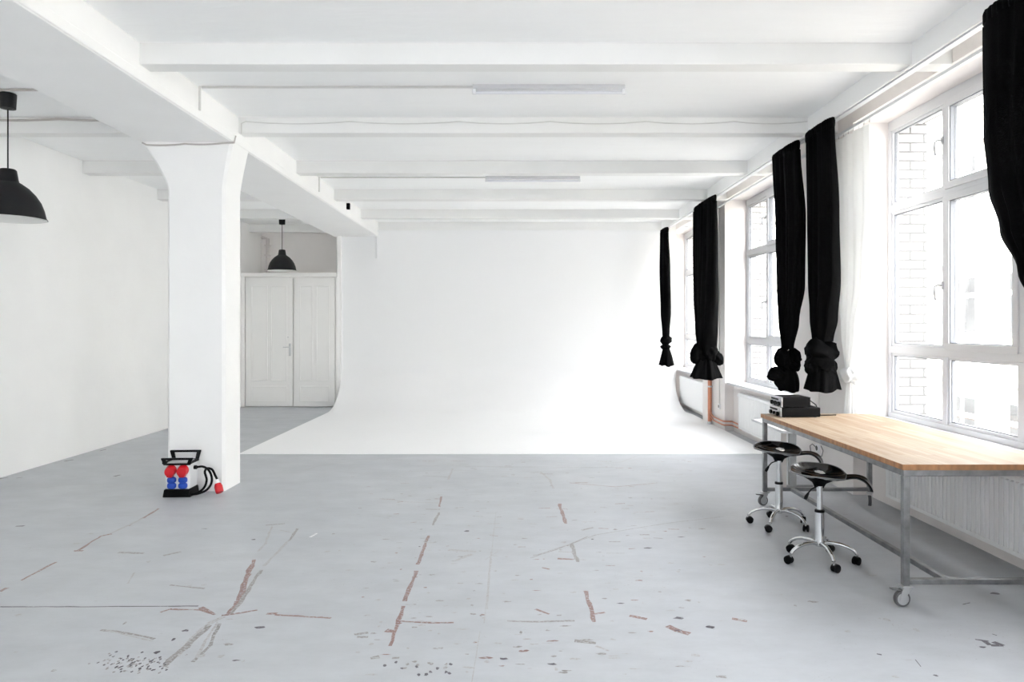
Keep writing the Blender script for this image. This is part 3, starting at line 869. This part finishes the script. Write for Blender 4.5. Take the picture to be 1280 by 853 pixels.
yb2 = 5.11 + 1.82 - .007
b = MB().tube([(-2.64, yb2, 3.40), (-2.64, yb2, 3.50)] + sag_cable([(x, yb2, ZC - .045) for x in (-2.6, -1.6, -.55, .32, 1.25, 2.1, 2.8)], .022), .0055, 6)
tag(b.build('beam_cable', 'cable_white'), 'white cable sagging along the face of the second beam', 'cable')
b = MB().tube(sag_cable([(x, yb2, ZC - .022) for x in (-5.25, -4.4, -3.53)], .012), .011, 6)
tag(b.build('beam_cable', 'taupe'), 'greyish cable on the second beam over the left bay', 'cable')
b = MB().tube([(-5.25, 6.1, ZC - .012), (-3.53, 6.1, ZC - .012)], .011, 6)
tag(b.build('ceiling_conduit', 'taupe'), 'greyish conduit on the left bay ceiling beside near pendant lamp', 'conduit')
b = MB().tube([(-3.50, 6.74, 3.27)] + sag_cable([(-3.46, 6.745, 3.25), (-3.1, 6.745, 3.26), (-2.75, 6.745, 3.265)], .008) + [(-2.64, 6.745, 3.27), (-2.635, 6.77, 3.34)], .008, 6)
tag(b.build('column_cable', 'taupe'), 'cable running across the top of the white column', 'cable')
e = empty('motion_sensor', (-2.67, 11.4, 3.44)); tag(e, 'tiny black and white sensor mounted on side of the girder', 'sensor')
MB().box(0, .05, -.03, .03, -.045, .045).build('housing', 'white_plastic', e, bevel=.01)
MB().box(.0, .055, -.075, -.03, -.05, .05).build('lens', 'black_plastic', e, bevel=.01)


# ------------------------------------------------------------------ pendant lamps
def pendant(label, loc, s=1.0):
    e = empty('pendant_lamp', loc); tag(e, label, 'lamp', 'black pendant lamps'); e.scale = (s, s, s)
    MB().lathe([(.0, 0), (.062, 0), (.066, -.005), (.066, -.018), (.06, -.13), (.02, -.138), (.0, -.138)], n=32).build('ceiling_rose', 'lamp_black', e)
    MB().cyl((0, 0, -.13), (0, 0, -.66), .006, 10).build('cord', 'lamp_black', e)
    P = [(.0, -.645), (.02, -.65), (.055, -.655), (.066, -.665), (.078, -.745), (.083, -.765), (.10, -.775)]
    Q = [(.10, -.775), (.155, -.815), (.205, -.87), (.245, -.935), (.268, -1.0), (.282, -1.065), (.295, -1.085)]
    MB().lathe(P + Q, n=48).build('shade', 'lamp_black', e, ang=50)
    MB().lathe([(.29, -1.088), (.277, -1.06), (.262, -.998), (.238, -.935), (.198, -.875), (.15, -.825), (.09, -.79), (.02, -.785)], n=48).build('shade_lining', 'lamp_white', e, ang=60)
    MB().lathe([(.02, -.79), (.022, -.83), (.045, -.88), (.055, -.92), (.045, -.96), (.0, -.98)], n=24).build('bulb', 'tube_glass', e)
    return e


pendant('large black dome pendant lamp cut by the left edge of photo', (-4.40, 6.235, ZC))
pendant('black dome pendant lamp hanging in front of the door partition', (-4.36, 13.42, ZC - .0), .90)

# ------------------------------------------------------------------ work table on casters
TX0, TX1, TY0, TY1, TZ = 2.125, 3.085, 3.955, 6.255, .79
e = empty('work_table', ((TX0 + TX1) / 2, (TY0 + TY1) / 2, 0)); tag(e, 'long wooden topped work table with steel tube frame on casters', 'table')
tx, ty = (TX1 - TX0) / 2, (TY1 - TY0) / 2
g = MB(); g.box(-tx, tx, -ty, ty, TZ - .032, TZ)
g.mats = ['wood', 'wood_edge']
g.bm.faces.ensure_lookup_table()
for f in g.bm.faces:
    f.normal_update(); f.material_index = 0 if abs(f.normal.z) > .5 else 1
g.build('tabletop', None, e, bevel=.002)
t = .035; z1 = TZ - .032
fx, fy = tx - .01, ty - .01
g = MB()
g.box(-fx, fx, -fy, -fy + t, z1 - t, z1); g.box(-fx, fx, fy - t, fy, z1 - t, z1)
g.box(-fx, -fx + t, -fy + t, fy - t, z1 - t, z1); g.box(fx - t, fx, -fy + t, fy - t, z1 - t, z1)
g.build('apron_frame', 'steel', e, bevel=.003)
zb = .125
for s in (-1, 1):
    g = MB()
    yy = -fy if s < 0 else fy - t
    g.box(-fx + t, fx - t, yy, yy + t, zb, zb + t * .85); g.build('stretcher', 'steel', e, bevel=.003)
xm = 2.385 - (TX0 + TX1) / 2
MB().box(xm - .0175, xm + .0175, -fy + t, fy - t, zb, zb + t * .85).build('stretcher', 'steel', e, bevel=.003)
for sx in (-1, 1):
    for sy in (-1, 1):
        x0 = -fx if sx < 0 else fx - t; y0 = -fy if sy < 0 else fy - t
        MB().box(x0, x0 + t, y0, y0 + t, .118, z1 - t).build('leg', 'steel', e, bevel=.003)
        c = empty('caster', (x0 + t / 2, y0 + t / 2, 0)); c.parent = e; c.rotation_euler = (0, 0, {(-1, -1): .1, (-1, 1): .35, (1, 1): 1.2, (1, -1): .3}[sx, sy])
        MB().box(-.032, .032, -.027, .027, .110, .118).cyl((0, 0, .10), (0, 0, .112), .022).build('mounting_plate', 'zinc', c, bevel=.001)
        g = MB()
        for q in (-1, 1):
            g.prism([(-.045, .035), (-.028, .025), (.012, .085), (.022, .102), (-.022, .102), (-.03, .09)], q * .019 - .0015, q * .019 + .0015)
        g.box(-.024, .024, -.02, .02, .098, .102); g.build('fork', 'zinc', c)
        MB().rings([[(-.02 + r * math.cos(a_), yv, .045 + r * math.sin(a_)) for a_ in [2 * PI * q / 32 for q in range(32)]] for r, yv in ((.036, -.013), (.043, -.012), (.045, -.006), (.045, .006), (.043, .012), (.036, .013))]).build('tyre', 'rubber', c)
        MB().rings([[(-.02 + r * math.cos(a_), yv, .045 + r * math.sin(a_)) for a_ in [2 * PI * q / 28 for q in range(28)]] for r, yv in ((.01, -.017), (.033, -.0145), (.034, .0145), (.01, .017))]).build('wheel_hub', 'zinc', c)
        if sx < 0: MB().prism([(-.085, .098), (-.085, .104), (-.05, .100), (-.02, .094), (-.02, .088), (-.05, .092)], -.014, .014).build('brake_pedal', 'rubber', c)

# ------------------------------------------------------------------ amplifiers on the table
def amplifier(label, x0, y0, z, wx, dy, h, knobs):
    e = empty('amplifier', (x0, y0, z)); tag(e, label, 'amplifier', 'amplifiers on the table')
    MB().box(.004, wx, 0, dy, .006, h).build('casing', 'black_plastic', e, bevel=.002)
    f = MB().box(-.004, .004, .0, dy, .004, h).build('front_panel', 'silver', e, bevel=.001)
    MB().box(-.006, -.004, dy * .30, dy * .95, h * .62, h * .80).build('display_strip', 'black_plastic', f)
    for k in range(knobs):
        yy = dy * (.2 + .62 * k / max(1, knobs - 1)); r = .013 if k % 2 else .018
        MB().cyl((-.004, yy, h * .32), (-.022, yy, h * .32), r, 18).build('knob', 'black_plastic', f, bevel=.002)
    for yy in (.03, dy - .03):
        for xx in (.03, wx - .03): MB().cyl((xx, yy, 0), (xx, yy, .007), .012, 12).build('foot', 'rubber', e)
    return e


A = amplifier('wider black amplifier with silver front at the bottom of the stack', 2.205, 5.985, TZ, .325, .262, .082, 3)
B = amplifier('narrower black amplifier with silver front on top of the stack', 2.215, 5.99, TZ + .082, .235, .255, .085, 5)
b = MB().tube([(2.45, 6.15, TZ + .13), (2.50, 6.16, TZ + .135), (2.56, 6.15, TZ + .09), (2.575, 6.12, TZ + .03), (2.58, 6.1, TZ + .006), (2.72, 6.12, TZ + .006)], .0045, 8)
tag(b.build('power_cable', 'black_plastic'), 'thin black cable curling down behind the amplifiers onto table', 'cable')

# ------------------------------------------------------------------ low white side table behind the work table
e = empty('side_table', (2.54, 6.87, 0)); tag(e, 'low white side table on metal legs between work table and radiator', 'table')
MB().box(0, .36, .0, .90, .525, .55).build('tabletop', 'gloss_white', e, bevel=.003)
MB().box(0.005, .045, .01, .05, 0, .525).build('leg', 'taupe', e)
o = MB().box(.075, .14, .01, .05, 0, .525).build('leg', 'grey_paint', e); o['label'] = 'dark grey leg'
for (xx, yy) in ((.31, .85),): MB().box(xx + .005, xx + .045, yy, yy + .04, 0, .525).build('leg', 'taupe', e)
MB().box(.045, .30, .012, .04, .0, .03).build('foot_rail', 'grey_paint', e)

# ------------------------------------------------------------------ stools
def make_stool(label, loc, base_rot, seat_rot, hseat, ztube):
    e = empty('rolling_stool', loc); tag(e, label, 'stool', 'black and chrome rolling stools')
    # star base
    for k in range(5):
        a_ = base_rot - 2 * PI * k / 5; ca, sa = math.cos(a_), math.sin(a_)
        P = [(.015, .115), (.06, .125), (.12, .122), (.17, .108), (.205, .088), (.222, .068)]
        for q in (-1,):
            MB().tube([(r * ca, r * sa, z) for r, z in P], [.016, .0155, .0145, .013, .0125, .012], 14, flat=.85).build('base_arm', 'chrome', e, ang=60)
        c = empty('caster', (.228 * ca, .228 * sa, 0)); c.parent = e; c.rotation_euler = (0, 0, a_ + (.9, -1.2, 2.0, .2, 1.4)[k])
        MB().cyl((0, 0, .045), (0, 0, .072), .008, 10).build('pin', 'chrome', c)
        g = MB()
        for s in (-1, 1):
            y0, y1 = (s * .006, s * .021) if s > 0 else (s * .021, s * .006)
            g.rings([[(-.012 + r * math.cos(t), yv, .025 + r * math.sin(t)) for t in [2 * PI * q / 24 for q in range(24)]] for r, yv in ((.019, y0), (.025, y0 + .002), (.025, y1 - .002), (.018, y1))])
        g.build('wheel', 'black_plastic', c)
        g = MB()
        hood = [(-.012 + .029 * math.cos(t), .025 + .029 * math.sin(t)) for t in [PI * q / 10 * 1.0 - .1 for q in range(11)]]
        g.prism(hood + [(-.012 - .024, .028), (-.012 + .02, .03)], -.018, .018); g.build('hood', 'black_plastic', c, bevel=.003)
    MB().lathe([(.0, .098), (.026, .098), (.032, .105), (.032, .128), (.029, .14), (.0285, ztube - .012), (.0, ztube - .012)], n=28).build('column_sleeve', 'chrome', e, ang=40)
    MB().lathe([(.0, ztube - .012), (.031, ztube - .012), (.031, ztube + .002), (.022, ztube + .006), (.0, ztube + .006)], n=24).build('sleeve_collar', 'black_plastic', e)
    MB().cyl((0, 0, ztube), (0, 0, hseat - .085), .0185, 24).build('gas_lift', 'chrome', e)
    # seat assembly
    s = empty('seat', (0, 0, hseat)); s.parent = e; s.rotation_euler = Matrix.Rotation(math.radians(5.5), 3, 'X').to_4x4().__matmul__(Matrix.Rotation(seat_rot, 4, 'Z')).to_euler()
    MB().lathe([(.0, -.098), (.03, -.098), (.034, -.085), (.045, -.066), (.072, -.050), (.115, -.026), (.0, -.018)], n=28).build('seat_mount', 'black_plastic', s, ang=50).scale = (1, .42, 1)
    MB().tube([(-.01, -.02, -.085), (-.045, -.05, -.10), (-.07, -.07, -.135)], .0045, 8).tube([(-.062, -.063, -.125), (-.075, -.075, -.15), (-.08, -.08, -.165)], [.007, .012, .009], 10).build('height_lever', 'black_plastic', s)
    # dished pan: grid with raised rear rim and a rounded front horn
    nx, ny = 40, 30
    def outline(th):
        # tractor seat outline, wide towards -x, pinched towards +x
        c, sn = math.cos(th), math.sin(th)
        r = 1.0 / ((abs(c / .172) ** 2.5 + abs(sn / .175) ** 2.5) ** (1 / 2.5))
        return r * c - .012, r * sn
    rings_t, rings_b = [], []
    nr, na = 20, 72
    rows = []
    def zt_(x, y, q):
        rim = .020 * q ** 4
        sad = -.012 * (1 - q * q)
        thigh = -.010 * math.exp(-((abs(y) - .075) / .05) ** 2) * (1 if x > 0 else .6)
        return sad + rim * (1.0 if x < .05 else max(.35, 1 - (x - .05) * 5)) + thigh + .002
    bm = bmesh.new()
    def ringp(q, dz):
        return [bm.verts.new((outline(2 * PI * k / na)[0] * q, outline(2 * PI * k / na)[1] * q, zt_(outline(2 * PI * k / na)[0] * q, outline(2 * PI * k / na)[1] * q, q) + dz)) for k in range(na)]
    tops = [ringp((j + .6) / (nr + .6), 0) for j in range(nr + 1)]
    bots = [ringp((j + .6) / (nr + .6) * .985, -.005) for j in range(nr + 1)]
    holes = set()
    for a_idx in range(na):
        for j in range(nr):
            th = 2 * PI * (a_idx + .5) / na; q = (j + 1.1) / (nr + .6)
            x, y = outline(th)[0] * q, outline(th)[1] * q
            if ((x + .0) / .034) ** 2 + ((y - .078) / .028) ** 2 < 1 or ((x + .0) / .034) ** 2 + ((y + .078) / .028) ** 2 < 1: holes.add((a_idx, j))
    def fq(*v): bm.faces.new(v)
    for k in range(na):
        k2 = (k + 1) % na
        for j in range(nr):
            if (k, j) in holes: continue
            fq(tops[j][k], tops[j][k2], tops[j + 1][k2], tops[j + 1][k]); fq(bots[j][k], bots[j + 1][k], bots[j + 1][k2], bots[j][k2])
        fq(tops[nr][k], tops[nr][k2], bots[nr][k2], bots[nr][k])
    bm.faces.new(tops[0]); bm.faces.new(list(reversed(bots[0])))
    for (k, j) in holes:
        k2 = (k + 1) % na
        if ((k - 1) % na, j) not in holes: fq(tops[j][k], tops[j + 1][k], bots[j + 1][k], bots[j][k])
        if (k2, j) not in holes: fq(tops[j][k2], bots[j][k2], bots[j + 1][k2], tops[j + 1][k2])
        if (k, j - 1) not in holes: fq(tops[j][k], bots[j][k], bots[j][k2], tops[j][k2])
        if (k, j + 1) not in holes: fq(tops[j + 1][k], tops[j + 1][k2], bots[j + 1][k2], bots[j + 1][k])
    m = MB(); m.bm.free(); m.bm = bm
    m.build('seat_pan', 'black_gloss', s, ang=70, subsurf=1)
    MB().tube([(outline(2 * PI * k / na)[0] * 1.0, outline(2 * PI * k / na)[1] * 1.0, zt_(*[v for v in outline(2 * PI * k / na)], 1) - .004) for k in range(na)], .0052, 8, loop=True).build('rim_edge', 'rim_grey', s, ang=80)
    # curved front tongue with drooping tip
    T = [(.04, -.030, .070), (.10, -.028, .070), (.145, -.014, .048), (.185, -.002, .036), (.215, -.003, .042), (.243, -.014, .054), (.264, -.034, .060), (.276, -.058, .054), (.281, -.078, .034), (.282, -.086, .015)]
    T = [(x * 1.1, z, hw) for x, z, hw in T]
    rg = []
    for i, (x, z, hw) in enumerate(T):
        p0 = T[max(0, i - 1)]; p1 = T[min(len(T) - 1, i + 1)]; d = Vector((p1[0] - p0[0], 0, p1[1] - p0[1])).normalized(); nn = Vector((-d.z, 0, d.x))
        ring = []
        for q in range(16):
            th = 2 * PI * q / 16
            ring.append(Vector((x, 0, z)) + Vector((0, hw * math.cos(th), 0)) + nn * (.011 * math.sin(th)) + nn * (.010 * math.cos(th) ** 2))
        rg.append(ring)
    MB().rings(rg).build('front_tongue', 'black_gloss', s, ang=60, subsurf=1)
    return e


make_stool('rolling stool nearer the camera, black moulded seat on chrome star base', (2.005, 4.755, 0), math.radians(-19), math.radians(-24), .580, .335)
make_stool('rolling stool farther back at the table corner, black seat and chrome base', (2.045, 5.60, 0), math.radians(18), math.radians(-28), .590, .335)

# ------------------------------------------------------------------ power distributor box
e = empty('power_distributor', (-3.075, 6.60, 0), math.radians(2)); tag(e, 'white portable power box with red and blue sockets by the column', 'power box')
MB().prism([(-.125, 0), (.125, 0), (.112, .072), (-.112, .072)], -.09, .12).build('base_foot', 'black_plastic', e, bevel=.006)
MB().prism([(-.105, .065), (.105, .065), (.112, .30), (-.112, .30)], -.065, .115).build('housing', 'white_plastic', e, bevel=.012)


def skew_box(g, x0, x1, x2, x3, y0, y1, z0, z1):
    g.rings([[(x0, y0, z0), (x1, y0, z0), (x1, y1, z0), (x0, y1, z0)], [(x2, y0, z1), (x3, y0, z1), (x3, y1, z1), (x2, y1, z1)]])


g = MB()
yf_, yk = -.085, .10
for y0, dx in ((yf_, 0), (yk, .0)):
    zz0, zz1 = (.30, .345) if y0 < 0 else (.31, .385)
    skew_box(g, -.12, -.09, -.14, -.105, y0, y0 + .022, zz0, zz1); skew_box(g, .09, .12, .105, .14, y0, y0 + .022, zz0, zz1)
    g.box(-.14, .14, y0, y0 + .024, zz1 - .008, zz1 + .010); g.box(-.12, .12, y0, y0 + .022, zz0 - .01, zz0 + .006)
g.box(-.13, -.105, yf_, yk, .30, .318); g.box(.105, .13, yf_, yk, .30, .318)
g.build('carry_handle', 'black_plastic', e, bevel=.004)
MB().box(-.09, .09, -.06, .09, .30, .315).build('tray', 'silver', e)
for sx in (-1, 1):
    c = MB()
    prof_ = [(.05, 0), (.05, .012), (.045, .03), (.043, .05), (.0, .052)]
    c.rings([[(sx * .054 + r * math.cos(t), -.065 - d - .3 * (d) * 0, .245 + r * math.sin(t) - d * .25) for t in [2 * PI * q / 28 for q in range(28)]] for r, d in prof_[:-1]])
    so = c.build('red_socket', 'red', e, bevel=.003)
    MB().prism([(sx * .054 - .022, .185), (sx * .054 + .022, .185), (sx * .054 + .03, .215), (sx * .054 - .03, .215)], -.115, -.065).build('lid_latch', 'red', so, bevel=.004)
    for z in (.155, .103):
        c = MB(); c.rings([[(sx * .05 + r * math.copysign(abs(math.cos(t)) ** .75, math.cos(t)) * 1.12, -.065 - d, z + r * .8 * math.copysign(abs(math.sin(t)) ** .75, math.sin(t)) - d * .1) for t in [2 * PI * q / 24 for q in range(24)]] for r, d in ((.036, 0), (.036, .01), (.03, .022), (.024, .026))])
        c.build('blue_socket', 'blue', e)
MB().cyl((.10, .03, .25), (.135, .03, .25), .018, 16).build('cable_gland', 'black_plastic', e)
cp = [(.13, .03, .25), (.19, .03, .255), (.245, .02, .225), (.28, .0, .17), (.285, -.02, .11), (.25, -.04, .055), (.18, -.05, .025), (.12, -.06, .02), (.09 + .06, .0, .02), (.20, .03, .06), (.22, .04, .13), (.20, .05, .2), (.22, .05, .235), (.27, .04, .225), (.315, .0, .175), (.335, -.01, .145)]
# smooth by Catmull-Rom
def cr(P, m=6):
    P = [Vector(p) for p in P]; out = []
    for i in range(len(P) - 1):
        p0, p1, p2, p3 = P[max(0, i - 1)], P[i], P[i + 1], P[min(len(P) - 1, i + 2)]
        for k in range(m):
            t = k / m
            out.append(.5 * ((2 * p1) + (-p0 + p2) * t + (2 * p0 - 5 * p1 + 4 * p2 - p3) * t * t + (-p0 + 3 * p1 - 3 * p2 + p3) * t ** 3))
    out.append(P[-1]); return out
MB().tube(cr(cp), .0105, 10).build('mains_cable', 'black_plastic', e, ang=80)
pl = MB().cyl((.335, -.01, .145), (.345, -.02, .105), .016, 18, r2=.022).build('plug_collar', 'white_plastic', e)
MB().tube([(.343, -.02, .11), (.352, -.027, .085), (.365, -.035, .045), (.372, -.04, .032)], [.026, .036, .036, .033], 20).build('red_plug', 'red', e, bevel=.002)

# ------------------------------------------------------------------ outside: street and facade opposite
b = MB().box(3.8, 60, -30, 60, -6.2, -6)
struct(b.build('ground_outside', 'asphalt', smooth=False), 'pale ground outside')
e = empty('building', (13.6, 20, -6)); tag(e, 'cream apartment building seen through the near window across the yard', 'building')
b = MB().box(0, .4, -26, 26, 0, 14)
b.build('facade_wall', 'facade', e, smooth=False)
for z in (5.75 + .05, 9.35, 12.9): MB().box(-.08, 0, -26, 26, z, z + .10).build('cornice', 'facade_trim', e, smooth=False)
proto = None
for row in range(3):
    for col in range(9):
        yy = 21.9 - 20 - 2.75 * (col - 2) ; zz = 1.3 + 6 - 3.6 + row * 3.6 - 0.05
        if proto is None:
            f = MB(); f.box(-.03, .05, -.75, .75, 0, 1.85); f = f.build('facade_window', 'facade_frame', e, smooth=False)
            for (u0, u1) in ((-.62, -.1), (.1, .62)):
                MB().box(-.045, -.03, u0, u1, .12, 1.15).build('pane', 'facade_glass', f, smooth=False); MB().box(-.045, -.03, u0, u1, 1.3, 1.75).build('pane', 'facade_glass', f, smooth=False)
            proto = f
        else:
            f = copy_tree(proto, e)
        f.location = (0, yy, zz)
MB().box(-.35, -.03, -.6 + 21.9 - 20 - 5.5 + 5.5 - 2.75, .6 + 21.9 - 20 - 2.75, 3.5, 3.75).build('flower_box', 'flower', e, smooth=False)
